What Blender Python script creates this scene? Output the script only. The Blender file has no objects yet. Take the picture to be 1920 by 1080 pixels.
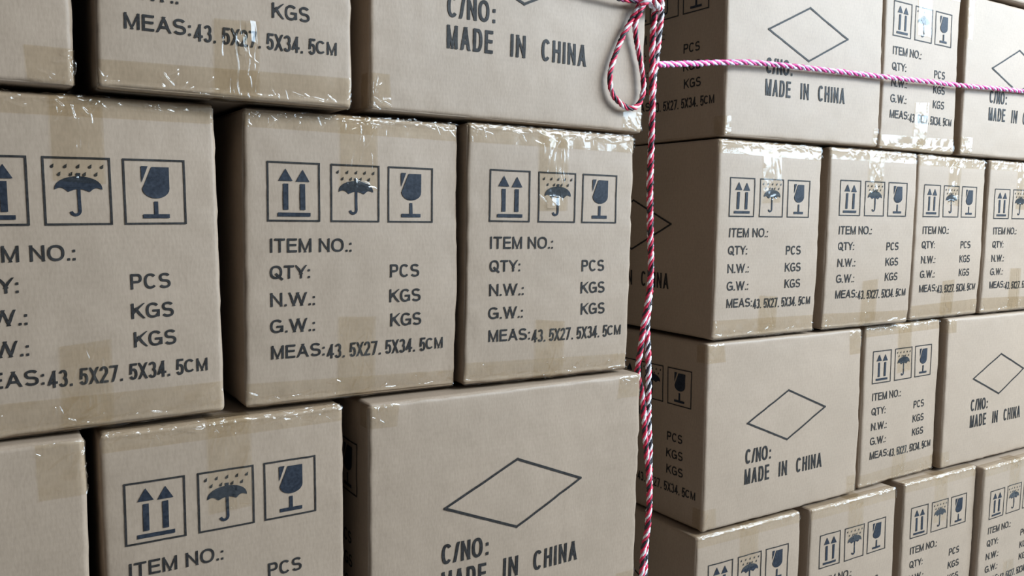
import bpy, math, random
import numpy as np
from mathutils import Vector, Matrix
from mathutils.geometry import tessellate_polygon

SC = bpy.context.scene
COL = SC.collection
CM = 0.01

# ------------------------------------------------------------------ camera
cam_data = bpy.data.cameras.new('camera')
cam_data.sensor_width = 36.0
cam_data.lens = 36.0 * 1577.96 / 1920.0
cam_data.clip_start = 0.02
cam = bpy.data.objects.new('camera', cam_data)
COL.objects.link(cam)
_r = Vector((0.846358, -0.532501, 0.010941))
_u = Vector((0.038267, 0.081285, 0.995956))
_f = Vector((0.531237, 0.842517, -0.089173))
cam.matrix_world = Matrix(((_r.x, _u.x, -_f.x, -0.27069), (_r.y, _u.y, -_f.y, -0.95380),
                           (_r.z, _u.z, -_f.z, 0.23314), (0, 0, 0, 1)))
SC.camera = cam

# ------------------------------------------------------------------ light
SC.view_settings.view_transform = 'Standard'
SC.view_settings.look = 'None'
SC.view_settings.gamma = 1.0
SC.view_settings.use_curve_mapping = False
SC.view_settings.exposure = 0.0

world = bpy.data.worlds.new('world')
SC.world = world
world.use_nodes = True
wn = world.node_tree.nodes
wn['Background'].inputs[0].default_value = (0.86, 0.93, 1.0, 1)
wn['Background'].inputs[1].default_value = 0.015


def area(name, loc, target, sx, sy, power, color):
    d = bpy.data.lights.new(name, 'AREA')
    d.shape = 'RECTANGLE'
    d.size, d.size_y, d.energy, d.color = sx, sy, power, color
    o = bpy.data.objects.new(name, d)
    COL.objects.link(o)
    o.location = loc
    o.rotation_euler = (Vector(target) - Vector(loc)).to_track_quat('-Z', 'Y').to_euler()
    return o


# daylight through the open side of the shed, to the right of the stacks
area('daylight_opening', (3.5, -1.95, 1.42), (1.1, 0.0, 0.1), 2.4, 1.8, 235, (0.71, 0.925, 1.13))
# added fill light, high on the right; lifts the stacks, no known window
area('added_high_fill', (2.4, -2.7, 2.3), (0.9, 0.0, -0.3), 1.9, 1.0, 235, (0.80, 0.94, 1.05))
# overhead strip light added for glints on tape edges and creases
area('added_overhead_strip', (2.0, -1.1, 2.7), (1.0, 0.0, 0.2), 2.4, 0.5, 22, (0.80, 0.94, 1.06))
# narrow unseen light added for thin glints on the left cartons' tape
area('added_glint_strip', (-0.3, -1.9, 2.5), (0.0, 0.0, 0.3), 1.9, 0.05, 4.5, (0.95, 0.98, 1.0))


# ------------------------------------------------------------------ materials
def mat(name):
    m = bpy.data.materials.new(name)
    m.use_nodes = True
    return m, m.node_tree.nodes, m.node_tree.links, m.node_tree.nodes['Principled BSDF']


def card_material():
    m, n, l, b = mat('kraft_cardboard')
    tc = n.new('ShaderNodeTexCoord')
    n1 = n.new('ShaderNodeTexNoise'); n1.inputs['Scale'].default_value = 9.0; n1.inputs['Detail'].default_value = 3
    n2 = n.new('ShaderNodeTexNoise'); n2.inputs['Scale'].default_value = 420.0; n2.inputs['Detail'].default_value = 4
    mp = n.new('ShaderNodeMapping'); mp.inputs['Scale'].default_value = (1, 1, 0.35)
    wv = n.new('ShaderNodeTexWave'); wv.wave_type = 'BANDS'; wv.bands_direction = 'Z'
    wv.inputs['Scale'].default_value = 55.0; wv.inputs['Distortion'].default_value = 0.6
    l.new(tc.outputs['Object'], n1.inputs['Vector'])
    l.new(tc.outputs['Object'], mp.inputs['Vector'])
    l.new(mp.outputs['Vector'], n2.inputs['Vector'])
    l.new(tc.outputs['Object'], wv.inputs['Vector'])
    r1 = n.new('ShaderNodeValToRGB')
    r1.color_ramp.elements[0].position = 0.3; r1.color_ramp.elements[0].color = (0.252, 0.181, 0.126, 1)
    r1.color_ramp.elements[1].position = 0.7; r1.color_ramp.elements[1].color = (0.274, 0.197, 0.138, 1)
    l.new(n1.outputs['Fac'], r1.inputs['Fac'])
    mx = n.new('ShaderNodeMix'); mx.data_type = 'RGBA'; mx.blend_type = 'MULTIPLY'
    mx.inputs[0].default_value = 1.0
    r2 = n.new('ShaderNodeValToRGB')
    r2.color_ramp.elements[0].position = 0.25; r2.color_ramp.elements[0].color = (0.90, 0.89, 0.88, 1)
    r2.color_ramp.elements[1].position = 0.65; r2.color_ramp.elements[1].color = (1.03, 1.03, 1.03, 1)
    l.new(n2.outputs['Fac'], r2.inputs['Fac'])
    l.new(r1.outputs['Color'], mx.inputs[6]); l.new(r2.outputs['Color'], mx.inputs[7])
    mx2 = n.new('ShaderNodeMix'); mx2.data_type = 'RGBA'; mx2.blend_type = 'MULTIPLY'
    mx2.inputs[0].default_value = 0.02
    l.new(mx.outputs[2], mx2.inputs[6]); l.new(wv.outputs['Color'], mx2.inputs[7])
    l.new(mx2.outputs[2], b.inputs['Base Color'])
    b.inputs['Roughness'].default_value = 0.6
    b.inputs['Specular IOR Level'].default_value = 0.42
    bp = n.new('ShaderNodeBump'); bp.inputs['Strength'].default_value = 0.12; bp.inputs['Distance'].default_value = 0.001
    l.new(n2.outputs['Fac'], bp.inputs['Height'])
    l.new(bp.outputs['Normal'], b.inputs['Normal'])
    return m


def ink_material(name, col):
    m, n, l, b = mat(name)
    tc = n.new('ShaderNodeTexCoord')
    ns = n.new('ShaderNodeTexNoise'); ns.inputs['Scale'].default_value = 300
    l.new(tc.outputs['Object'], ns.inputs['Vector'])
    r = n.new('ShaderNodeValToRGB')
    r.color_ramp.elements[0].position = 0.3; r.color_ramp.elements[0].color = (*col, 1)
    r.color_ramp.elements[1].position = 0.8; r.color_ramp.elements[1].color = (*[c * 1.8 + 0.01 for c in col], 1)
    l.new(ns.outputs['Fac'], r.inputs['Fac']); l.new(r.outputs['Color'], b.inputs['Base Color'])
    b.inputs['Roughness'].default_value = 0.6
    b.inputs['Specular IOR Level'].default_value = 0.16
    return m


def tape_material():
    m = bpy.data.materials.new('clear_packing_tape')
    m.use_nodes = True
    n, l = m.node_tree.nodes, m.node_tree.links
    n.clear()
    out = n.new('ShaderNodeOutputMaterial')
    tr = n.new('ShaderNodeBsdfTransparent'); tr.inputs['Color'].default_value = (0.972, 0.946, 0.890, 1)
    gl = n.new('ShaderNodeBsdfGlossy'); gl.inputs['Roughness'].default_value = 0.16
    geo = n.new('ShaderNodeNewGeometry')
    dot = n.new('ShaderNodeVectorMath'); dot.operation = 'DOT_PRODUCT'
    ab = n.new('ShaderNodeMath'); ab.operation = 'ABSOLUTE'
    inv = n.new('ShaderNodeMath'); inv.operation = 'SUBTRACT'; inv.inputs[0].default_value = 1.0; inv.use_clamp = True
    pw = n.new('ShaderNodeMath'); pw.operation = 'POWER'; pw.inputs[1].default_value = 5.0
    mul = n.new('ShaderNodeMath'); mul.operation = 'MULTIPLY_ADD'; mul.use_clamp = True
    mul.inputs[1].default_value = 0.90; mul.inputs[2].default_value = 0.045
    mx = n.new('ShaderNodeMixShader')
    tc = n.new('ShaderNodeTexCoord')
    ns = n.new('ShaderNodeTexNoise'); ns.inputs['Scale'].default_value = 90; ns.inputs['Detail'].default_value = 3
    ns.inputs['Distortion'].default_value = 0.6
    bp = n.new('ShaderNodeBump'); bp.inputs['Strength'].default_value = 0.15; bp.inputs['Distance'].default_value = 0.001
    l.new(tc.outputs['Object'], ns.inputs['Vector']); l.new(ns.outputs['Fac'], bp.inputs['Height'])
    l.new(bp.outputs['Normal'], gl.inputs['Normal']); l.new(bp.outputs['Normal'], dot.inputs[0]); l.new(geo.outputs['Incoming'], dot.inputs[1])
    l.new(dot.outputs['Value'], ab.inputs[0]); l.new(ab.outputs[0], inv.inputs[1]); l.new(inv.outputs[0], pw.inputs[0])
    l.new(pw.outputs[0], mul.inputs[0]); l.new(mul.outputs[0], mx.inputs['Fac'])
    l.new(tr.outputs[0], mx.inputs[1]); l.new(gl.outputs[0], mx.inputs[2])
    l.new(mx.outputs[0], out.inputs['Surface'])
    return m


def yarn_material(name, col):
    m, n, l, b = mat(name)
    tc = n.new('ShaderNodeTexCoord')
    ns = n.new('ShaderNodeTexNoise'); ns.inputs['Scale'].default_value = 700; ns.inputs['Detail'].default_value = 3
    l.new(tc.outputs['Object'], ns.inputs['Vector'])
    r = n.new('ShaderNodeValToRGB')
    r.color_ramp.elements[0].position = 0.3; r.color_ramp.elements[0].color = (*[c * 0.72 for c in col], 1)
    r.color_ramp.elements[1].position = 0.7; r.color_ramp.elements[1].color = (*col, 1)
    l.new(ns.outputs['Fac'], r.inputs['Fac']); l.new(r.outputs['Color'], b.inputs['Base Color'])
    b.inputs['Roughness'].default_value = 0.6
    return m


def plain_material(name, c0, c1, scale, rough):
    m, n, l, b = mat(name)
    tc = n.new('ShaderNodeTexCoord')
    ns = n.new('ShaderNodeTexNoise'); ns.inputs['Scale'].default_value = scale; ns.inputs['Detail'].default_value = 6
    l.new(tc.outputs['Object'], ns.inputs['Vector'])
    r = n.new('ShaderNodeValToRGB')
    r.color_ramp.elements[0].color = (*c0, 1); r.color_ramp.elements[1].color = (*c1, 1)
    l.new(ns.outputs['Fac'], r.inputs['Fac']); l.new(r.outputs['Color'], b.inputs['Base Color'])
    b.inputs['Roughness'].default_value = rough
    return m


M_CARD = card_material()
M_INK = ink_material('black_ink', (0.011, 0.009, 0.008))
M_NAVY = ink_material('navy_ink', (0.008, 0.010, 0.015))
M_TAPE = tape_material()
M_RED = yarn_material('red_yarn', (0.60, 0.014, 0.060))
M_WHITE = yarn_material('white_yarn', (0.78, 0.72, 0.74))
M_BLACK = yarn_material('black_yarn', (0.018, 0.014, 0.020))
M_PINK = yarn_material('pink_yarn', (0.58, 0.035, 0.20))
M_LILAC = yarn_material('lilac_yarn', (0.60, 0.50, 0.66))
M_PLUM = yarn_material('plum_yarn', (0.20, 0.02, 0.09))
M_FLOOR = plain_material('concrete', (0.24, 0.23, 0.22), (0.33, 0.32, 0.31), 6, 0.85)
M_WALL = plain_material('dark_light_block', (0.05, 0.045, 0.04), (0.07, 0.065, 0.06), 3, 0.8)


# ------------------------------------------------------------------ helpers
def link_mesh(name, V, F, mats, parent=None, smooth=True, fmat=None):
    me = bpy.data.meshes.new(name)
    V = np.asarray(V, dtype=np.float32)
    if isinstance(F, np.ndarray):
        k = F.shape[1]
        me.vertices.add(len(V)); me.vertices.foreach_set('co', V.ravel())
        me.loops.add(F.size); me.loops.foreach_set('vertex_index', F.astype(np.int32).ravel())
        me.polygons.add(len(F))
        me.polygons.foreach_set('loop_start', np.arange(0, F.size, k, dtype=np.int32))
        me.update(calc_edges=True)
    else:
        me.from_pydata([tuple(map(float, v)) for v in V], [], F)
        me.update()
    for mm in (mats if isinstance(mats, list) else [mats]):
        me.materials.append(mm)
    if fmat is not None:
        me.polygons.foreach_set('material_index', np.asarray(fmat, dtype=np.int32))
    if smooth:
        me.polygons.foreach_set('use_smooth', np.ones(len(me.polygons), dtype=bool))
    me.validate()
    o = bpy.data.objects.new(name, me)
    COL.objects.link(o)
    if parent is not None:
        o.parent = parent
    return o


def grid_faces(nu, nv):
    i, j = np.meshgrid(np.arange(nu - 1), np.arange(nv - 1), indexing='ij')
    a = (i * nv + j).ravel()
    return np.stack([a, a + nv, a + nv + 1, a + 1], 1)


def hash2(ix, iy, seed):
    h = (ix.astype(np.int64) * 374761393 + iy.astype(np.int64) * 668265263 + seed * 1442695041) & 0xFFFFFFFF
    h = ((h ^ (h >> 13)) * 1274126177) & 0xFFFFFFFF
    h = h ^ (h >> 16)
    return (h & 0xFFFF) / 65535.0


def vnoise(x, y, seed):
    ix, iy = np.floor(x), np.floor(y)
    fx, fy = x - ix, y - iy
    fx = fx * fx * (3 - 2 * fx); fy = fy * fy * (3 - 2 * fy)
    ix = ix.astype(np.int64); iy = iy.astype(np.int64)
    a = hash2(ix, iy, seed); b = hash2(ix + 1, iy, seed)
    c = hash2(ix, iy + 1, seed); d = hash2(ix + 1, iy + 1, seed)
    return (a + (b - a) * fx) * (1 - fy) + (c + (d - c) * fx) * fy


# ------------------------------------------------------------------ printed artwork (in cm, v measured up from the face's bottom edge)
def _arc(cx, cy, rx, ry, d0, d1, n=14, e=0.86):
    out = []
    for k in range(n + 1):
        t = math.radians(d0 + (d1 - d0) * k / n)
        c, q = math.cos(t), math.sin(t)
        out.append((cx + rx * math.copysign(abs(c) ** e, c), cy + ry * math.copysign(abs(q) ** e, q)))
    return out


_O = _arc(.5, .5, .5, .5, 0, 360, 28)
# width of each capital relative to its height, then its pen strokes in a unit square
LETTERS = {
    'A': (.86, [[(0, -.08), (.5, 1.05)], [(1, -.08), (.5, 1.05)], [(.22, .30), (.78, .30)]]),
    'C': (.86, [_arc(.5, .5, .5, .5, 42, 318, 22)]),
    'D': (.82, [[(0, 0), (0, 1)], [(0, 1), (.5, 1)] + _arc(.5, .5, .5, .5, 88, -88, 14) + [(.5, 0), (0, 0)]]),
    'E': (.72, [[(0, 0), (0, 1)], [(0, 1), (1, 1)], [(0, .53), (.92, .53)], [(0, 0), (1, 0)]]),
    'G': (.92, [_arc(.5, .5, .5, .5, 42, 335, 22), [(1, .46), (.58, .46)], [(1, .46), (1, .08)]]),
    'H': (.8, [[(0, 0), (0, 1)], [(1, 0), (1, 1)], [(0, .53), (1, .53)]]),
    'I': (.0, [[(.5, 0), (.5, 1)]]),
    'K': (.82, [[(0, 0), (0, 1)], [(.14, .40), (1, 1.06)], [(.40, .60), (1.04, -.08)]]),
    'M': (.92, [[(0, 0), (0, 1)], [(1, 0), (1, 1)], [(.04, 1.0), (.5, -.02)], [(.96, 1.0), (.5, -.02)]]),
    'N': (.8, [[(0, 0), (0, 1)], [(1, 0), (1, 1)], [(.02, 1.02), (.98, -.02)]]),
    'O': (.94, [_O]),
    'P': (.76, [[(0, 0), (0, 1)], [(0, 1), (.5, 1)] + _arc(.62, .735, .38, .265, 88, -88, 10) + [(.5, .47), (0, .47)]]),
    'Q': (.94, [_O, [(.60, .26), (1.0, -.06)]]),
    'S': (.8, [_arc(.5, .75, .47, .25, 25, 180, 10)[:-1] + _arc(.5, .75, .47, .25, 180, 262, 6)[:-1] + _arc(.5, .25, .5, .25, 78, 0, 6)[:-1] + _arc(.5, .25, .5, .25, 0, -157, 10)]),
    'T': (.76, [[(0, 1), (1, 1)], [(.5, 0), (.5, 1)]]),
    'W': (1.25, [[(0, 1.06), (.25, -.03)], [(.25, -.03), (.5, 1.03)], [(.5, 1.03), (.75, -.03)], [(.75, -.03), (1, 1.06)]]),
    'X': (.8, [[(-.03, -.06), (1.03, 1.06)], [(-.03, 1.06), (1.03, -.06)]]),
    'Y': (.8, [[(-.02, 1.06), (.5, .42)], [(1.02, 1.06), (.5, .42)], [(.5, 0), (.5, .45)]]),
    '2': (.6, [_arc(.5, .72, .48, .28, 170, -20, 14) + [(.04, .04)], [(0, 0), (1, 0)]]),
    '3': (.6, [_arc(.5, .76, .45, .24, 160, -85, 14), _arc(.5, .27, .5, .27, 85, -160, 14)]),
    '4': (.62, [[(.72, 1.0), (.0, .26)], [(0, .26), (1.08, .26)], [(.74, 0), (.74, 1)]]),
    '5': (.6, [[(.95, 1), (.14, 1)], [(.14, 1), (.05, .47)], _arc(.48, .32, .5, .32, 140, -155, 16)]),
    '7': (.6, [[(0, 1), (1, 1)], [(.98, .98), (.32, -.04)]]),
    '/': (.5, [[(0, -.05), (1, 1.05)]]),
}


def ribbon(pts, w):
    """outline of a pen stroke of width w along pts"""
    P = np.array(pts, float)
    closed = np.linalg.norm(P[0] - P[-1]) < 1e-6
    n = len(P)
    L, R = [], []
    for i in range(n):
        a = P[i] - (P[i - 1] if i else (P[-2] if closed else 2 * P[0] - P[1]))
        b = (P[i + 1] if i < n - 1 else (P[1] if closed else 2 * P[-1] - P[-2])) - P[i]
        a = a / (np.linalg.norm(a) + 1e-9); b = b / (np.linalg.norm(b) + 1e-9)
        t = a + b
        t = t / (np.linalg.norm(t) + 1e-9)
        nn = np.array([-t[1], t[0]])
        k = 1 / max(.6, abs(nn @ np.array([-b[1], b[0]])))
        L.append(P[i] + nn * w / 2 * k); R.append(P[i] - nn * w / 2 * k)
    return np.array(L + R), [(i + n, i + 1 + n, i + 1, i) for i in range(n - 1)]


class Art:
    """collects flat shapes in face coordinates"""
    def __init__(self):
        self.V = []; self.F = []; self.n = 0

    def add(self, V, F):
        self.V.append(np.asarray(V, float)); self.F += [tuple(i + self.n for i in f) for f in F]; self.n += len(V)

    def poly(self, pts):
        t = tessellate_polygon([[Vector((p[0], p[1], 0)) for p in pts]])
        F = []
        for a, b, c in t:
            A, B, C = pts[a], pts[b], pts[c]
            if (B[0] - A[0]) * (C[1] - A[1]) - (B[1] - A[1]) * (C[0] - A[0]) < 0:
                a, c = c, a
            F.append((a, b, c))
        self.add(pts, F)

    def line(self, p, q, w, ext=True):
        p, q = np.array(p, float), np.array(q, float)
        d = (q - p) / np.linalg.norm(q - p); nrm = np.array([-d[1], d[0]]) * w / 2
        if ext:
            p = p - d * w / 2; q = q + d * w / 2
        k = max(2, int(np.linalg.norm(q - p) / 1.0) + 1)
        t = np.linspace(0, 1, k)[:, None]
        c = p + (q - p) * t
        V = np.concatenate([c - nrm, c + nrm])
        self.add(V, [(i, i + 1, i + 1 + k, i + k) for i in range(k - 1)])

    def rect(self, x0, y0, x1, y1):
        self.line((x0, (y0 + y1) / 2), (x1, (y0 + y1) / 2), abs(y1 - y0), ext=False)

    def letter(self, ch, x0, x1, y0, y1, w):
        for st in LETTERS[ch][1]:
            ex = len(st) == 2
            pts = [(x0 + w / 2 + (x1 - x0 - w) * p, y0 + w / 2 + (y1 - y0 - w) * q) for p, q in st]
            if ex:                                          # square pen ends
                p, q = np.array(pts[0]), np.array(pts[1])
                d = (q - p) / np.linalg.norm(q - p) * w / 2
                if abs(d[0]) < 1e-6 or abs(d[1]) < 1e-6:
                    pts = [tuple(p - d), tuple(q + d)]
                else:
                    pts = [tuple(p - 2 * d), tuple(q + 2 * d)]
            if ex:
                n = max(2, int(math.dist(pts[0], pts[1]) / .6) + 1)
                pts = [tuple(np.array(pts[0]) + (np.array(pts[1]) - np.array(pts[0])) * t) for t in np.linspace(0, 1, n)]
            V, F = ribbon(pts, w * .72 if ex and ch in 'MN' and abs(st[0][0] - st[1][0]) > .1 else w)
            if ex and ch not in 'Q':
                V[:, 1] = np.clip(V[:, 1], y0, y1)
            self.add(V, F)

    def text(self, s, x0, x1, y0, y1, w, gap=.15):
        """a line of gothic capitals set to fill x0..x1"""
        h = y1 - y0
        widths = []
        for ch in s:
            widths.append({' ': .28 * h, '.': w, ':': w}.get(ch) if ch in ' .:' else max(LETTERS[ch][0] * h, w))
        g = gap * h
        fixed = w * sum(ch in '.:I' for ch in s)
        free = sum(wd for wd, ch in zip(widths, s) if ch not in '.:I') + g * (len(s) - 1)
        k = (x1 - x0 - fixed) / free
        x = x0
        for wd, ch in zip(widths, s):
            ww = wd if ch in '.:I' else wd * k
            if ch in '.:':
                self.rect(x, y0, x + w, y0 + w)
                if ch == ':':
                    self.rect(x, y0 + h * .52, x + w, y0 + h * .52 + w)
            elif ch != ' ':
                self.letter(ch, x, x + ww, y0, y1, w)
            x += ww + g * k


FT = 28.45   # top of the symbol frames
FRAMES = (2.9, 10.4, 17.75)


def frame_and(a, k):
    x, w, h = FRAMES[k], 6.02, 6.68
    lw = 0.2
    for p, q in (((0, 0), (w, 0)), ((0, h), (w, h)), ((0, 0), (0, h)), ((w, 0), (w, h))):
        a.line((x + p[0], FT - p[1]), (x + q[0], FT - q[1]), lw)

    def T(pts):
        return [(x + px, FT - py) for px, py in pts]
    return T


def art_arrows():
    fr, a = Art(), Art()
    T = frame_and(fr, 0)
    a.poly(T([(2.04, .70), (2.86, 2.1), (1.22, 2.1)])); a.poly(T([(4.05, .76), (4.87, 2.16), (3.23, 2.16)]))
    for x0, x1 in ((1.74, 2.34), (3.72, 4.33)):
        a.rect(x0 + FRAMES[0], FT - 5.42, x1 + FRAMES[0], FT - 2.42)
    a.rect(1.1 + FRAMES[0], FT - 6.18, 4.94 + FRAMES[0], FT - 5.74)
    return fr, a


def art_umbrella():
    fr, a = Art(), Art()
    T = frame_and(fr, 1)
    for y, xs in ((.62, (.78, 1.95, 3.1, 4.2, 5.3)), (1.4, (1.36, 2.42, 3.66, 4.72))):
        for cx in xs:
            pts = [(cx + .17, y - .02)]
            for k in range(9):
                t = math.radians(-20 + 250 * k / 8)
                pts.append((cx + .15 * math.cos(t), y + .28 + .15 * math.sin(t)))
            fr.poly(T(pts))
    can = []
    for k in range(25):
        t = math.pi * (1 - k / 24)
        can.append((3.1 + 2.18 * math.cos(t), 3.2 - 1.36 * math.sin(t) ** 0.85))
    for x0, x1, y0, y1 in ((5.28, 4.1, 3.2, 3.42), (4.1, 2.15, 3.42, 3.42), (2.15, .92, 3.42, 3.2)):
        for k in range(1, 9):
            t = k / 8
            can.append((x0 + (x1 - x0) * t, y0 + (y1 - y0) * t - .30 * math.sin(math.pi * t)))
    a.poly(T(can[:-1]))
    a.poly(T([(2.88, 1.52), (3.3, 1.52), (3.24, 1.95), (2.94, 1.95)]))
    path = [(3.1, 3.1), (3.1, 4.2), (3.12, 5.3)] + [(2.72 + .40 * math.cos(math.radians(d)), 5.32 + .42 * math.sin(math.radians(d))) for d in range(0, 190, 19)]
    L, R = [], []
    for i, p in enumerate(path):
        q0, q1 = path[max(i - 1, 0)], path[min(i + 1, len(path) - 1)]
        d = np.array([q1[0] - q0[0], q1[1] - q0[1]]); d = d / np.linalg.norm(d)
        L.append((p[0] - d[1] * .15, p[1] + d[0] * .15)); R.append((p[0] + d[1] * .15, p[1] - d[0] * .15))
    n = len(path)
    a.add(T(L + R), [(i, i + 1, i + 1 + n, i + n) for i in range(n - 1)])
    return fr, a


def art_goblet():
    fr, a = Art(), Art()
    T = frame_and(fr, 2)
    bowl = [(2.72, .72), (4.46, .72), (4.46, 3.0)]
    for k in range(1, 12):
        t = math.pi * k / 12
        bowl.append((3.1 + 1.36 * math.cos(t), 3.0 + 1.02 * math.sin(t)))
    bowl += [(1.74, 3.0)]
    a.poly(T(bowl))
    a.poly(T([(1.68, .64), (2.36, .64), (1.68, 2.4)]))
    a.rect(2.85 + FRAMES[2], FT - 5.75, 3.25 + FRAMES[2], FT - 4.35)
    a.rect(1.72 + FRAMES[2], FT - 6.12, 4.38 + FRAMES[2], FT - 5.70)
    return fr, a


def words_small():
    out = []
    for t, x0, x1, y0, y1 in (('ITEM NO.:', 3.1, 12.9, 18.1, 19.72), ('QTY:', 3.05, 7.75, 15.05, 16.6), ('N.W.:', 3.1, 8.35, 11.82, 13.42),
                              ('G.W.:', 3.05, 8.35, 8.72, 10.32), ('PCS', 17.95, 21.95, 14.85, 16.48), ('KGS', 17.9, 22.15, 11.72, 13.36),
                              ('KGS', 18.05, 22.3, 8.68, 10.32)):
        a = Art(); a.text(t, x0, x1, y0, y1, .25); out.append(a)
    a = Art()
    a.text('MEAS:', 3.15, 9.55, 5.66, 7.26, .25)
    x, c = 9.85, 0.945
    for i, ch in enumerate('43.5X27.5X34.5'):
        x0 = x + i * c
        if ch == '.':
            a.rect(x0 + .10, 5.22, x0 + .34, 5.48)
        else:
            a.letter(ch, x0 + .04, x0 + c - .10, 5.22, 6.98, .245)
    a.text('CM', 23.05, 25.5, 5.42, 6.86, .22)
    out.append(a)
    return out


def words_big():
    out = []
    a = Art()
    a.text('C/NO', 10.25, 16.25, 12.0, 14.72, .42)
    a.rect(16.75, 12.05, 17.15, 12.5); a.rect(16.75, 13.35, 17.15, 13.8)
    out.append(a)
    for t, x0, x1 in (('MADE', 10.25, 16.85), ('IN', 19.55, 21.85), ('CHINA', 24.45, 32.05)):
        a = Art(); a.text(t, x0, x1, 8.15, 11.03, .42, gap=.24); out.append(a)
    return out


def art_diamond():
    a = Art()
    P = [(21.55, 24.55), (32.4, 20.15), (21.55, 15.1), (10.6, 19.55)]
    for i in range(4):
        a.line(P[i], P[(i + 1) % 4], 0.33)
    return a


ART_SMALL = [('up_arrows_symbol', art_arrows(), M_NAVY), ('umbrella_symbol', art_umbrella(), M_NAVY),
             ('goblet_symbol', art_goblet(), M_NAVY), *[('printed_lettering', w, M_INK) for w in words_small()]]
ART_BIG = [('diamond_mark', art_diamond(), M_INK), *[('printed_lettering', w, M_INK) for w in words_big()]]


# ------------------------------------------------------------------ cartons
class Shape:
    """the slightly swollen, round-edged shape of one carton; cm, x across the front centred on 0, y into the stack, z up"""
    def __init__(self, W, D, H, seed, r=0.75, bulge=0.28):
        self.W, self.D, self.H, self.seed, self.r = W, D, H, seed, r
        self.b = bulge

    def map(self, P, off):
        W, D, H, r = self.W, self.D, self.H, self.r
        c = np.array([0, D / 2, H / 2]); h = np.array([W / 2, D / 2, H / 2])
        q = np.clip(P - c, -(h - r), h - r)
        d = (P - c) - q
        ln = np.linalg.norm(d, axis=1); ln[ln < 1e-9] = 1
        n = d / ln[:, None]
        t = (P - c) / h                                     # -1..1
        s = np.clip(1 - t * t, 0, 1)
        bul = np.where(np.abs(n[:, 1]) > .5, self.b * np.sqrt(s[:, 0] * s[:, 2] + 1e-9), 0)
        bul += np.where(np.abs(n[:, 0]) > .5, .12 * s[:, 1] * s[:, 2], 0)
        # hand-worn edges: slow waves in the surface
        wob = (vnoise(P[:, 0] * .075 + P[:, 1] * .06, P[:, 2] * .075 + P[:, 1] * .04, self.seed) - .5) * .30
        edge = np.clip(1.25 - np.abs(n).max(1), 0, 1)       # more along the rounded edges
        wob2 = (vnoise(P[:, 0] * .7 + P[:, 1] * .7, P[:, 2] * .7, self.seed + 9) - .5) * .5 * edge
        lim = np.where(np.abs(n[:, 2]) > .7, .25, 1.0)
        rr = r + (bul + wob + wob2) * lim - .12 + np.asarray(off)
        return (c + q + n * rr[:, None]) * CM


def axis(L, r, step):
    e = np.array([0, .12, .3, .55, .8, 1.0, 1.5, 2.2]) * r
    mid = np.arange(e[-1] + step, L - e[-1] - step * .5, step)
    return np.concatenate([e, mid, L - e[::-1]])


def carton_body(S, parent, step):
    ax = axis(S.W, S.r, step) - S.W / 2
    ay = axis(S.D, S.r, step * 1.6)
    az = axis(S.H, S.r, step)
    V, F, n = [], [], 0
    faces = [(0, ax, az, lambda u, v: (u, 0 * u, v), False), (1, ax, az, lambda u, v: (u, 0 * u + S.D, v), True),
             (2, ay, az, lambda u, v: (0 * u - S.W / 2, u, v), True), (3, ay, az, lambda u, v: (0 * u + S.W / 2, u, v), False),
             (4, ax, ay, lambda u, v: (u, v, 0 * u), True), (5, ax, ay, lambda u, v: (u, v, 0 * u + S.H), False)]
    for _, a, b, fn, flip in faces:
        u, v = np.meshgrid(a, b, indexing='ij')
        P = np.stack(fn(u.ravel(), v.ravel()), 1)
        f = grid_faces(len(a), len(b))
        if flip:
            f = f[:, ::-1]
        V.append(P); F.append(f + n); n += len(P)
    V = np.concatenate(V); F = np.concatenate(F)
    # weld the shared edges
    key = np.round(V * 500).astype(np.int64)
    _, idx, inv = np.unique(key, axis=0, return_index=True, return_inverse=True)
    inv = inv.ravel()
    V = V[idx]; F = inv[F]
    off = np.zeros(len(V))
    if S.W < 35:
        # cut ends of the outer flaps show as a shallow step along the top and bottom of the short side
        for z0 in (S.H - .95, .95):
            d = np.abs(V[:, 2] - z0)
            off -= np.where(V[:, 1] < .01, .10 * np.clip(1 - d / .35, 0, 1), 0)
    return link_mesh('body', S.map(V, off), F, M_CARD, parent)


def face_points(S, face, uv, du, dv):
    u, v = uv[:, 0] + du, uv[:, 1] + dv
    if face == 'front':
        return np.stack([u - S.W / 2, 0 * u, v], 1)
    if face == 'left':
        return np.stack([0 * u - S.W / 2, S.D - u, v], 1)
    return np.stack([0 * u + S.W / 2, u, v], 1)


def print_face(S, face, big, parent, du, dv):
    for name, art, m in (ART_BIG if big else ART_SMALL):
        arts = art if isinstance(art, tuple) else (art,)
        V, F, fm, n = [], [], [], 0
        for k, a in enumerate(arts):
            uv = np.concatenate(a.V)
            V.append(S.map(face_points(S, face, uv, du, dv), .075))
            F += [tuple(i + n for i in f) for f in a.F]
            fm += [k if len(arts) == 2 else 0] * len(a.F)
            n += len(uv)
        link_mesh(name, np.concatenate(V), F, [M_INK, m] if len(arts) == 2 else [m], parent, smooth=False, fmat=fm)


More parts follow.
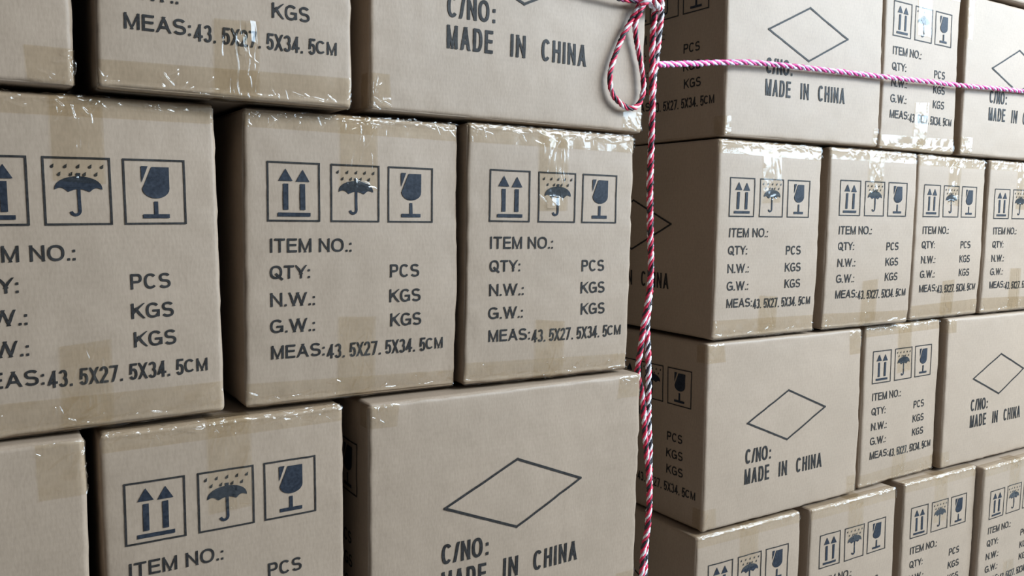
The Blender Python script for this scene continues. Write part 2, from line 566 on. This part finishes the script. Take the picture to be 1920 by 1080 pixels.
def tape_sheet(S, a0, a1, b0, b1, fn, parent, res, rng, creases, amp, name='packing_tape', lift=0.05, jag=(0, 0), flakes=(), crumple=0.0):
    """a strip of clear tape: a along its width, b along its length; fn(a, b) gives the point on the sharp box"""
    na = max(6, int(abs(a1 - a0) / res) + 1); nb = max(6, int(abs(b1 - b0) / res) + 1)
    A, B = np.meshgrid(np.linspace(a0, a1, na), np.linspace(b0, b1, nb), indexing='ij')
    # the cut ends of the strip are toothed and not quite square
    if jag[0] or jag[1]:
        t = (B - b0) / (b1 - b0)
        te = (np.abs((A * 2.2) % 1 - .5) - .25) * .22
        B = B + (1 - t) * (jag[0] * (A - a0) / (a1 - a0) + te) + t * jag[1] * (A - a0) / (a1 - a0)
    s = rng.randrange(1 << 20)
    off = np.full(A.shape, lift)
    off += amp * .9 * np.clip(vnoise(A * .9, B * .9, s) - .45, 0, 1)
    rg = 1 - np.abs(2 * vnoise(A * 1.1 + 3 * vnoise(A * .4, B * .4, s + 3), B * 1.1, s + 1) - 1)
    off += amp * .55 * np.clip(rg - .72, 0, 1) / .28
    for (ca, cb, ang, ln, wd, ht) in creases:
        dx, dy = A - ca, B - cb
        c, sn = math.cos(ang), math.sin(ang)
        al = dx * c + dy * sn; ac = -dx * sn + dy * c + .10 * np.sin(al * 1.7 + ca * 5)
        prof = (.5 + .5 * np.cos(np.pi * np.clip(ac / wd, -1, 1))) * np.clip((1 - (al / (ln / 2)) ** 2) * 1.6, 0, 1)
        off = np.maximum(off, lift + prof * ht)
    for (ca, cb, ra, rb, ta, tb, ht) in flakes:
        w = np.clip((1 - np.maximum(np.abs((A - ca) / ra), np.abs((B - cb) / rb))) * 6, 0, 1)
        off = off + w * (ht + ta * (A - ca) + tb * (B - cb))
    off = np.where(B < -.6, .06 + (off - lift) * .15, off)     # pressed flat between the cartons
    if crumple:
        win = np.clip((B + .75) / .35, 0, 1) * np.clip((1.5 - B) / .9, 0, 1)
        sk = B + .35 * (vnoise(A * .5, B * .5, s + 23) - .5) + .25 * A * (vnoise(A * .12, 0 * B, s + 24) - .5)
        cn = vnoise(A * .8 + 40, sk * 2.4 + 9, s + 21) + .5 * vnoise(A * 1.7, sk * 4.4 + 3, s + 22)
        off = off + crumple * win * np.abs(cn - .75)
    P = np.stack([np.asarray(c, float).ravel() for c in fn(A, B)], 1)
    V = S.map(P, np.maximum(off.ravel(), .02))
    F = grid_faces(na, nb)
    q = F[(na // 2) * (nb - 1) + int(nb * .8)]
    if np.dot(np.cross(V[q[1]] - V[q[0]], V[q[3]] - V[q[0]]), V[q[0]] - np.array([0, S.D / 2, S.H / 2]) * CM) < 0:
        F = F[:, ::-1]
    return link_mesh(name, V, F, M_TAPE, parent)


def rand_creases(rng, n, a0, a1, b0, b1, ang, spread, ln, ht):
    out = []
    for _ in range(n):
        wd = rng.choice((.10, .13, .17, .24))
        out.append((rng.uniform(a0, a1), rng.uniform(b0, b1), ang + rng.gauss(0, spread), rng.uniform(.4, 1) * ln, wd, wd * rng.uniform(1.6, 4.2) * ht))
    return out


def wrap_end(S, top):
    """front end strip: b > 0 runs down (or up) the front face, b < 0 onto the lid (or base)"""
    def fn(a, b):
        f = b > 0
        y = np.where(f, 0.0, -b)
        z = np.where(f, (S.H - b) if top else b, S.H if top else 0.0)
        return a, y, z
    return fn


def tape_small(S, root, rng, res, top_len, low_len, cu, spec):
    k = 1.0
    # strip along the lid seam, running down over the short side
    for top, ln in ((True, top_len), (False, low_len)):
        x = cu + rng.uniform(-.3, .3) - S.W / 2
        cr = rand_creases(rng, 7, x - 2, x + 2, .2, ln, math.pi / 2, .28, 4.5, .18 * k)
        cr += rand_creases(rng, 3, x - 1.5, x + 1.5, ln * .4, ln * .7, math.pi / 2 + .15, .15, 9.0, .2 * k)
        cr += rand_creases(rng, 9, x - 2, x + 2, .0, 2.4, math.pi / 2, .7, 2.0, .24 * k)
        cr += rand_creases(rng, 3, x - 2, x + 2, ln - 1.5, ln - .3, .2, .5, 2.0, .2 * k)
        if not top:
            cr = cr[:14]
        tape_sheet(S, x - 2.4, x + 2.4, -3.0, ln, wrap_end(S, top), root, res, rng, cr + spec.get('top' if top else 'low', []),
                   .014 * k, name='packing_tape', lift=.14, jag=(0, rng.uniform(-.5, .5)),
                   flakes=spec.get('flake' if top else 'low_flake', []))
    # strips closing the lid and base edges of the short side
    for top in (True, False):
        d = rng.uniform(2.0, 2.6) if top else rng.uniform(2.8, 3.8)
        n = 26 if top else 17
        h = S.W / 2 - .15
        cr = rand_creases(rng, n, -h, h, -.3, 1.1, 0.0, .22, 4.5, .24 * k)
        cr += rand_creases(rng, n, -h, h, .0, d * .8, math.pi / 2, .7, 2.0, .2 * k)
        for sx in (-1, 1):
            cr += rand_creases(rng, 6, sx * h - .8, sx * h + .8, .2, d, math.pi / 2, .6, 2.6, .24 * k)
        tape_sheet(S, -h, h, -2.0, d, wrap_end(S, top), root, res, rng, cr, .018 * k, name='edge_tape', lift=.10,
                   jag=(0, rng.uniform(-.8, .8) if not top else rng.uniform(-.2, .2)), crumple=.34 if top else .12)


def tape_corner(S, root, rng, res, right, top, length, height):
    """the end of an edge strip folded round the carton's upright edge onto its long side"""
    sx = 1 if right else -1

    def fn(a, b):
        f = b > 0
        x = np.where(f, sx * (S.W / 2 - b), sx * S.W / 2)
        y = np.where(f, 0.0, -b)
        z = (S.H - a) if top else a
        return x, y, z
    cr = rand_creases(rng, 5, .2, height, -.5, 1.4, 0.2, .6, 3.0, .28)
    cr += rand_creases(rng, 5, .2, 1.4, 0, length, math.pi / 2, .5, 2.5, .28)
    cr += rand_creases(rng, 3, .2, height * .6, 0, length * .7, .8, .4, 3.5, .25)
    tape_sheet(S, .25, height, -2.5, length, fn, root, res, rng, cr, .015, name='tape_end', lift=.09, jag=(0, rng.uniform(-.5, .5)), crumple=.15)


# name: x, y of the front left base corner, z, width, height, yaw, lean, roll, width change
PLACES = {
    'H': (-62.06, -0.05, 35.14, 43.5, 34.50, -0.001, 0.000, -0.002, 0.00),
    'F': (-16.88, -1.16, 35.14, 27.5, 34.50, 0.001, 0.000, 0.005, -0.20),
    'G': (12.69, 0.04, 35.14, 43.5, 34.50, 0.008, 0.001, 0.006, -0.10),
    'A': (-31.97, 0.57, 0.30, 27.5, 34.54, 0.012, 0.014, -0.012, -0.01),
    'B': (-2.17, 1.39, 0.30, 27.5, 34.54, -0.002, -0.006, 0.004, 0.22),
    'C': (25.89, 0.34, 0.30, 27.5, 34.54, -0.015, -0.008, 0.008, 0.38),
    'I': (-62.22, -0.43, -34.50, 43.5, 34.50, -0.005, -0.002, -0.001, 0.00),
    'D': (-17.54, 0.20, -34.50, 27.5, 34.50, 0.004, 0.006, -0.004, -0.43),
    'E': (11.78, -0.90, -34.50, 43.5, 34.50, -0.007, -0.008, 0.001, -0.07),
    'Y1': (-61.0, 0.3, -69.0, 43.5, 34.50, 0.0, 0.0, 0.0, 0.0),
    'Y2': (-17.0, 0.2, -69.0, 27.5, 34.35, 0.0, 0.0, 0.0, 0.0),
    'Y3': (12.2, 0.2, -69.0, 43.5, 34.50, 0.0, 0.0, 0.0, 0.0),
    'J': (80.44, 8.25, 36.79, 43.5, 34.26, 0.005, 0.006, -0.007, -0.13),
    'K': (124.45, 8.76, 36.79, 27.5, 34.26, 0.021, 0.007, 0.003, -0.30),
    'L': (153.11, 8.90, 36.79, 43.5, 34.26, 0.000, 0.004, -0.001, 0.00),
    'M': (155.0, 8.30, 71.45, 43.5, 34.30, 0.010, 0.0, 0.0, 0.00),
    'N': (80.10, 8.99, 1.32, 27.5, 35.17, 0.000, -0.003, 0.003, 0.02),
    'O': (109.13, 8.69, 1.32, 27.5, 35.17, -0.013, -0.006, 0.002, 0.23),
    'P': (138.79, 9.42, 1.32, 27.5, 35.17, 0.023, -0.004, 0.001, -0.32),
    'Q': (166.17, 9.68, 1.32, 27.5, 35.17, 0.000, -0.012, 0.001, 0.00),
    'R': (79.35, 9.13, -33.17, 43.5, 34.19, -0.003, 0.006, 0.000, 0.07),
    'S': (124.96, 10.12, -33.17, 27.5, 34.19, 0.015, 0.001, -0.001, -0.16),
    'T': (153.00, 9.11, -33.17, 43.5, 34.19, -0.006, 0.005, 0.005, 0.00),
    'U': (77.70, 8.97, -67.97, 27.5, 34.50, -0.011, -0.004, 0.002, 0.22),
    'V': (107.35, 8.11, -67.97, 27.5, 34.50, -0.011, -0.005, -0.001, 0.18),
    'W': (137.97, 8.12, -67.97, 27.5, 34.50, -0.007, -0.005, 0.002, 0.02),
    'X': (165.69, 6.63, -68.20, 27.5, 34.50, -0.007, -0.017, -0.003, 0.00),
}
LABELS = {
    'H': 'kraft carton at the top left corner of the photo, only a blank right part showing',
    'F': 'near stack top row carton showing only KGS and the MEAS line with taped base',
    'G': 'near stack carton reading MADE IN CHINA with the rope loop hanging beside the words',
    'A': 'middle row kraft carton at the left edge, its ITEM NO. and MEAS lines cut off',
    'B': 'middle carton of the near stack\'s middle row, all three handling symbols and full text showing',
    'C': 'near stack carton beside the hanging rope, last in its row of handling symbols',
    'I': 'blank carton side at the bottom left corner of the photo with a tape patch',
    'D': 'bottom row carton of the near stack with symbols over a cut off ITEM NO. line',
    'E': 'near stack carton with a large empty diamond above C/NO, under the rope-side carton',
    'Y1': 'carton hidden beneath the blank carton at the bottom left',
    'Y2': 'carton hidden beneath the near stack\'s bottom row carton with symbols',
    'Y3': 'carton hidden beneath the near stack\'s carton with the large diamond',
    'J': 'pale diamond carton crossed by the pink rope, nearest the vertical rope',
    'K': 'narrow far stack carton crossed by the pink rope, shiny tape hiding its umbrella symbol',
    'L': 'far stack diamond carton in the top row where the pink rope leaves the photo',
    'M': 'carton at the very top right corner, only a sliver of its base showing',
    'N': 'second row far stack carton beside the dark gap and vertical rope',
    'O': 'second symbol carton from the rope in the far stack\'s second row',
    'P': 'third symbol carton from the rope in the far stack\'s second row',
    'Q': 'symbol carton cut by the right edge, in the far stack\'s second row',
    'R': 'far stack carton with diamond, C/NO and MADE IN CHINA fully visible, third row',
    'S': 'narrow symbol carton between two diamond cartons in the far stack\'s third row',
    'T': 'far stack diamond carton in the third row at the right edge',
    'U': 'lowest row far stack carton nearest the rope, only the tops of its symbols showing',
    'V': 'lowest row far stack carton second from the rope, symbols whole, text almost cut off',
    'W': 'lowest row far stack carton third from the rope, showing ITEM NO., QTY and PCS',
    'X': 'lowest row far stack carton cut off by the right edge of the photo',
}
PRINT_SHIFT = {'D': (-0.54, 0.12), 'A': (0.05, -0.40), 'F': (-0.32, 0.52), 'G': (0.25, 0.39), 'J': (-.25, -.5), 'K': (-.1, .6), 'O': (.35, .4), 'P': (-.4, .35), 'S': (0, .25), 'N': (.1, 0), 'B': (0, 0), 'C': (.7, .05), 'R': (-.1, -.85), 'E': (0, 0)}
SPEC = {'C': {'flake': [(-.35, 9.9, .95, .75, -.2, .17, .35)], 'top_len': 11.2},
        'F': {'low_flake': [(1.9, 7.4, .4, 1.4, -.45, -.14, .3), (1.0, 6.0, .25, 1.0, -.45, -.14, .25)]}}


def make_carton(key):
    x0, y0, z0, w, hgt, yaw, lean, roll, dw = PLACES[key]
    near = key in 'HFGABCIDE'
    hidden = key.startswith('Y')
    rng = random.Random('carton' + key)
    big = w > 35
    W, D = w + dw, (27.5 if big else 43.5)
    drop = .03 if z0 > -60 else 0.0
    H = hgt + drop - .06
    root = bpy.data.objects.new('cardboard_carton', None)
    root.empty_display_size = .05
    COL.objects.link(root)
    o = np.array([x0 + math.cos(yaw) * W / 2, y0 + math.sin(yaw) * W / 2, z0 - drop]) * CM
    mid = Matrix.Translation((0, 0, hgt / 2 * CM))
    root.matrix_world = (Matrix.Translation(o) @ Matrix.Rotation(yaw, 4, 'Z') @ Matrix.Rotation(-lean, 4, 'X')
                         @ mid @ Matrix.Rotation(roll, 4, 'Y') @ mid.inverted())
    root['label'] = LABELS[key]
    root['category'] = 'box'
    root['group'] = 'cartons of the near stack' if (near or hidden) else 'cartons of the far stack'
    S = Shape(W, D, H, sum(map(ord, key)) * 17)
    body = carton_body(S, root, 1.0 if near else 1.3)
    if hidden:
        return root
    du, dv = PRINT_SHIFT.get(key, (rng.uniform(-.2, .3), rng.uniform(-.3, .2)))
    if key not in 'HIM':
        print_face(S, 'front', big, body, du, dv + drop)
    if key in 'EJNRU':
        print_face(S, 'left', not big, body, -.5 if key == 'J' else 0.0, drop + (.5 if key == 'J' else 0))
    res = .09 if near else .15
    if big:
        for right in (False, True):
            for top in (False, True):
                ln, ht = rng.uniform(3.0, 4.4), rng.uniform(3.0, 5.2)
                if key == 'J' and not top:
                    ln, ht = 1.9, 3.6
                if key == 'L' and top and not right:
                    ln, ht = 2.6, 9.5
                if key == 'I' and top and right:
                    ln, ht = 4.6, 6.0
                tape_corner(S, root, rng, res, right, top, ln, ht)
    else:
        tape_small(S, root, rng, res, SPEC.get(key, {}).get('top_len', rng.uniform(8.5, 11)), rng.uniform(7, 10.5), 13.7, SPEC.get(key, {}))
    return root


for key in PLACES:
    make_carton(key)


# ------------------------------------------------------------------ ropes
def smooth_path(pts, step):
    P = np.array(pts, float) - (1.47, 0, 0)
    P = np.concatenate([[2 * P[0] - P[1]], P, [2 * P[-1] - P[-2]]])
    out = []
    for i in range(1, len(P) - 2):
        p0, p1, p2, p3 = P[i - 1:i + 3]
        for t in np.linspace(0, 1, 12, endpoint=False):
            out.append(.5 * (2 * p1 + (p2 - p0) * t + (2 * p0 - 5 * p1 + 4 * p2 - p3) * t ** 2 + (3 * p1 - p0 - 3 * p2 + p3) * t ** 3))
    out.append(P[-2])
    Q = np.array(out)
    s = np.concatenate([[0], np.cumsum(np.linalg.norm(np.diff(Q, axis=0), axis=1))])
    n = int(s[-1] / step) + 2
    t = np.linspace(0, s[-1], n)
    return np.stack([np.interp(t, s, Q[:, k]) for k in range(3)], 1), t


def rope_part(name, pts, parent, mats, R=.36, pitch=3.1, seed=0, step=.12):
    """twisted yarns following a path; one closed tube for each yarn"""
    P, s = smooth_path(pts, step)
    T = np.gradient(P, axis=0); T /= np.linalg.norm(T, axis=1)[:, None]
    N = np.zeros_like(P)
    a = np.array([0, 1.0, 0]) if abs(T[0][1]) < .8 else np.array([1.0, 0, 0])
    v = a - T[0] * (a @ T[0]); N[0] = v / np.linalg.norm(v)
    for i in range(1, len(P)):
        v = N[i - 1] - T[i] * (N[i - 1] @ T[i]); N[i] = v / np.linalg.norm(v)
    Bn = np.cross(T, N)
    V, F, fm, n = [], [], [], 0
    ny = len(mats); sides = 7
    ry = R * (.62 if ny == 3 else .56)
    for k in range(ny):
        wob = .35 * (vnoise(s * .6, 0 * s + k, seed + 11) - .5)
        ph = 2 * math.pi * (s / pitch + k / ny) + wob * 3
        rad = (R - ry * .8) * (1 + .25 * (vnoise(s * 1.3, 0 * s + k * 3, seed) - .5))
        yr = ry * (1 + .35 * (vnoise(s * 2.6, 0 * s + k * 7, seed + 4) - .5))
        yr[0] = yr[-1] = .01
        c = P + N * (rad * np.cos(ph))[:, None] + Bn * (rad * np.sin(ph))[:, None]
        for j in range(sides):
            t = 2 * math.pi * j / sides
            fuzz = 1 + .30 * (vnoise(s * 6, 0 * s + j * 5 + k * 31, seed + 2) - .5)
            V.append(c + N * (yr * fuzz * math.cos(t))[:, None] + Bn * (yr * fuzz * math.sin(t))[:, None])
        m = len(P)
        i, j = np.meshgrid(np.arange(m - 1), np.arange(sides), indexing='ij')
        j2 = (j + 1) % sides
        f = np.stack([j * m + i, j * m + i + 1, j2 * m + i + 1, j2 * m + i], -1).reshape(-1, 4) + n
        F.append(f); fm += [k] * len(f); n += m * sides
    # loose fibre tufts
    rng = random.Random(seed)
    V = np.concatenate(V) * CM
    o = link_mesh(name, V, np.concatenate(F), mats, parent, fmat=fm)
    return o


def root_empty(name, loc, label, cat, group=None):
    o = bpy.data.objects.new(name, None)
    o.empty_display_size = .05
    COL.objects.link(o)
    o['label'] = label; o['category'] = cat
    if group:
        o['group'] = group
    return o


RWB = [M_RED, M_WHITE, M_RED, M_BLACK]
WRB = [M_WHITE, M_RED, M_WHITE, M_BLACK]
rope = root_empty('tie_rope', (0, 0, 0), 'twisted red, white and black rope hanging between the stacks, knotted into a loop', 'rope')
rope_part('loop', [(54.9, -1.1, 53.3), (54.3, -1.0, 52.0), (53.59, -.75, 50.72), (51.92, -.65, 47.78), (50.65, -.62, 44.92), (50.05, -.60, 42.66), (50.39, -.60, 40.62),
                   (51.59, -.58, 39.24), (53.68, -.55, 38.42), (55.37, -.52, 38.93), (56.22, -.52, 40.51), (56.3, -.52, 42.27), (55.77, -.52, 44.85),
                   (54.99, -.60, 47.17), (54.2, -.85, 50.03), (54.6, -1.3, 51.6), (55.6, -1.2, 53.3)], rope, RWB, R=.36, seed=3)
rope_part('hanging_strand', [(58.4, -.9, 54.4), (58.5, -.3, 53.4), (58.9, .5, 51.71), (59.1, .9, 48.68), (59.3, 1.0, 43.27), (59.5, 1.0, 36.21), (59.45, 1.0, 29.07), (59.6, .9, 21.85),
                             (59.9, .9, 15.37), (59.6, 1.0, 10.48), (59.0, 1.2, 6.41), (58.7, 1.5, 2.32), (58.7, 2.0, -1.0), (59.5, 1.8, -3.7), (59.75, 1.4, -7.77), (60.0, 1.2, -12.01),
                             (60.6, 1.0, -16.37), (60.9, 1.0, -20.73), (60.7, 1.0, -25.42), (60.1, 1.2, -29.19), (60.1, 1.4, -33.52), (60.1, 1.4, -40), (60.1, 1.4, -52)],
          rope, RWB, R=.42, seed=8)
rope_part('hanging_strand', [(59.2, -.6, 54.6), (59.9, .2, 53.6), (60.5, .8, 52.21), (60.5, 1.2, 48.72), (60.15, 1.6, 43.25), (60.1, 1.75, 36.19), (60.0, 1.8, 29.06), (60.2, 1.75, 21.86),
                             (60.6, 1.7, 15.38), (60.4, 1.6, 10.49), (59.9, 1.4, 6.41), (60.1, 1.2, 1.44), (60.3, 1.2, -2.73), (60.5, 1.3, -7.75), (61.1, 1.5, -12.09),
                             (61.4, 1.7, -16.4), (61.6, 1.75, -20.71), (61.4, 1.8, -25.42), (61.0, 1.7, -29.21), (60.9, 1.7, -33.55), (60.9, 1.7, -40), (60.9, 1.7, -52)],
          rope, WRB, R=.42, seed=21)
rope_part('knot', [(54.4, -1.5, 52.6), (55.5, -2.0, 53.4), (57.2, -1.9, 54.2), (58.7, -1.2, 53.9), (58.9, -.3, 53.2), (57.2, -1.0, 53.0), (55.4, -1.2, 54.3), (55.9, -1.8, 55.2),
                   (57.6, -1.6, 54.8), (58.9, -1.0, 55.2), (59.7, -.2, 54.4), (59.4, -.5, 53.2), (57.6, -1.7, 53.0), (56.2, -2.2, 53.9), (56.4, -1.8, 55.4), (58.6, -1.2, 56.0)],
          rope, [M_WHITE, M_RED, M_WHITE], R=.36, seed=33)
rope_part('stack_lashing', [(56.6, -.9, 53.9), (54.6, -.85, 53.4), (52.1, -.95, 53.25), (49.2, -1.0, 53.3), (44, -1.1, 53.5), (36, -1.2, 53.7), (15, -1.3, 54.0), (11.5, -2.2, 54.0),
                            (-1, -2.4, 54.2), (-14, -2.4, 54.2), (-18, -1.6, 54.2), (-40, -1.2, 54.2), (-60.0, -1.2, 54.2)],
          rope, [M_RED, M_BLACK, M_PLUM], R=.3, seed=41)

cord = root_empty('lashing_cord', (0, 0, 0), 'pink and lilac braided cord stretched across the far stack\'s top row', 'rope')
rope_part('strand', [(60.4, 1.3, 45.5), (62, 1.9, 45.75), (70, 4.3, 47.0), (78, 6.5, 48.3), (81.2, 7.05, 48.75), (84, 7.05, 49.05), (88.38, 7.05, 49.37), (99.45, 7.1, 49.75), (114.61, 7.2, 50.17),
                     (124.52, 7.3, 50.41), (138, 7.6, 50.85), (150, 7.9, 51.2), (156, 7.85, 51.4), (166, 7.8, 51.8), (176.28, 7.9, 52.14), (197, 8.0, 52.8)],
          cord, [M_PINK, M_LILAC, M_PINK, M_LILAC], R=.44, pitch=4.6, seed=55)


# ------------------------------------------------------------------ setting
def slab(name, x0, x1, y0, y1, z0, z1, m):
    V = [(x, y, z) for x in (x0, x1) for y in (y0, y1) for z in (z0, z1)]
    F = [(0, 1, 3, 2), (4, 6, 7, 5), (0, 4, 5, 1), (2, 3, 7, 6), (0, 2, 6, 4), (1, 5, 7, 3)]
    o = link_mesh(name, np.array(V) * CM, F, m, None, smooth=False)
    o['kind'] = 'structure'
    o['label'] = name.replace('_', ' ')
    return o


slab('floor', -300, 600, -500, 75, -73, -69, M_FLOOR)
slab('light_block_wall', -300, 600, 68, 74, -69, 260, M_WALL)  # unseen dark wall added to keep light from leaking through the carton gaps
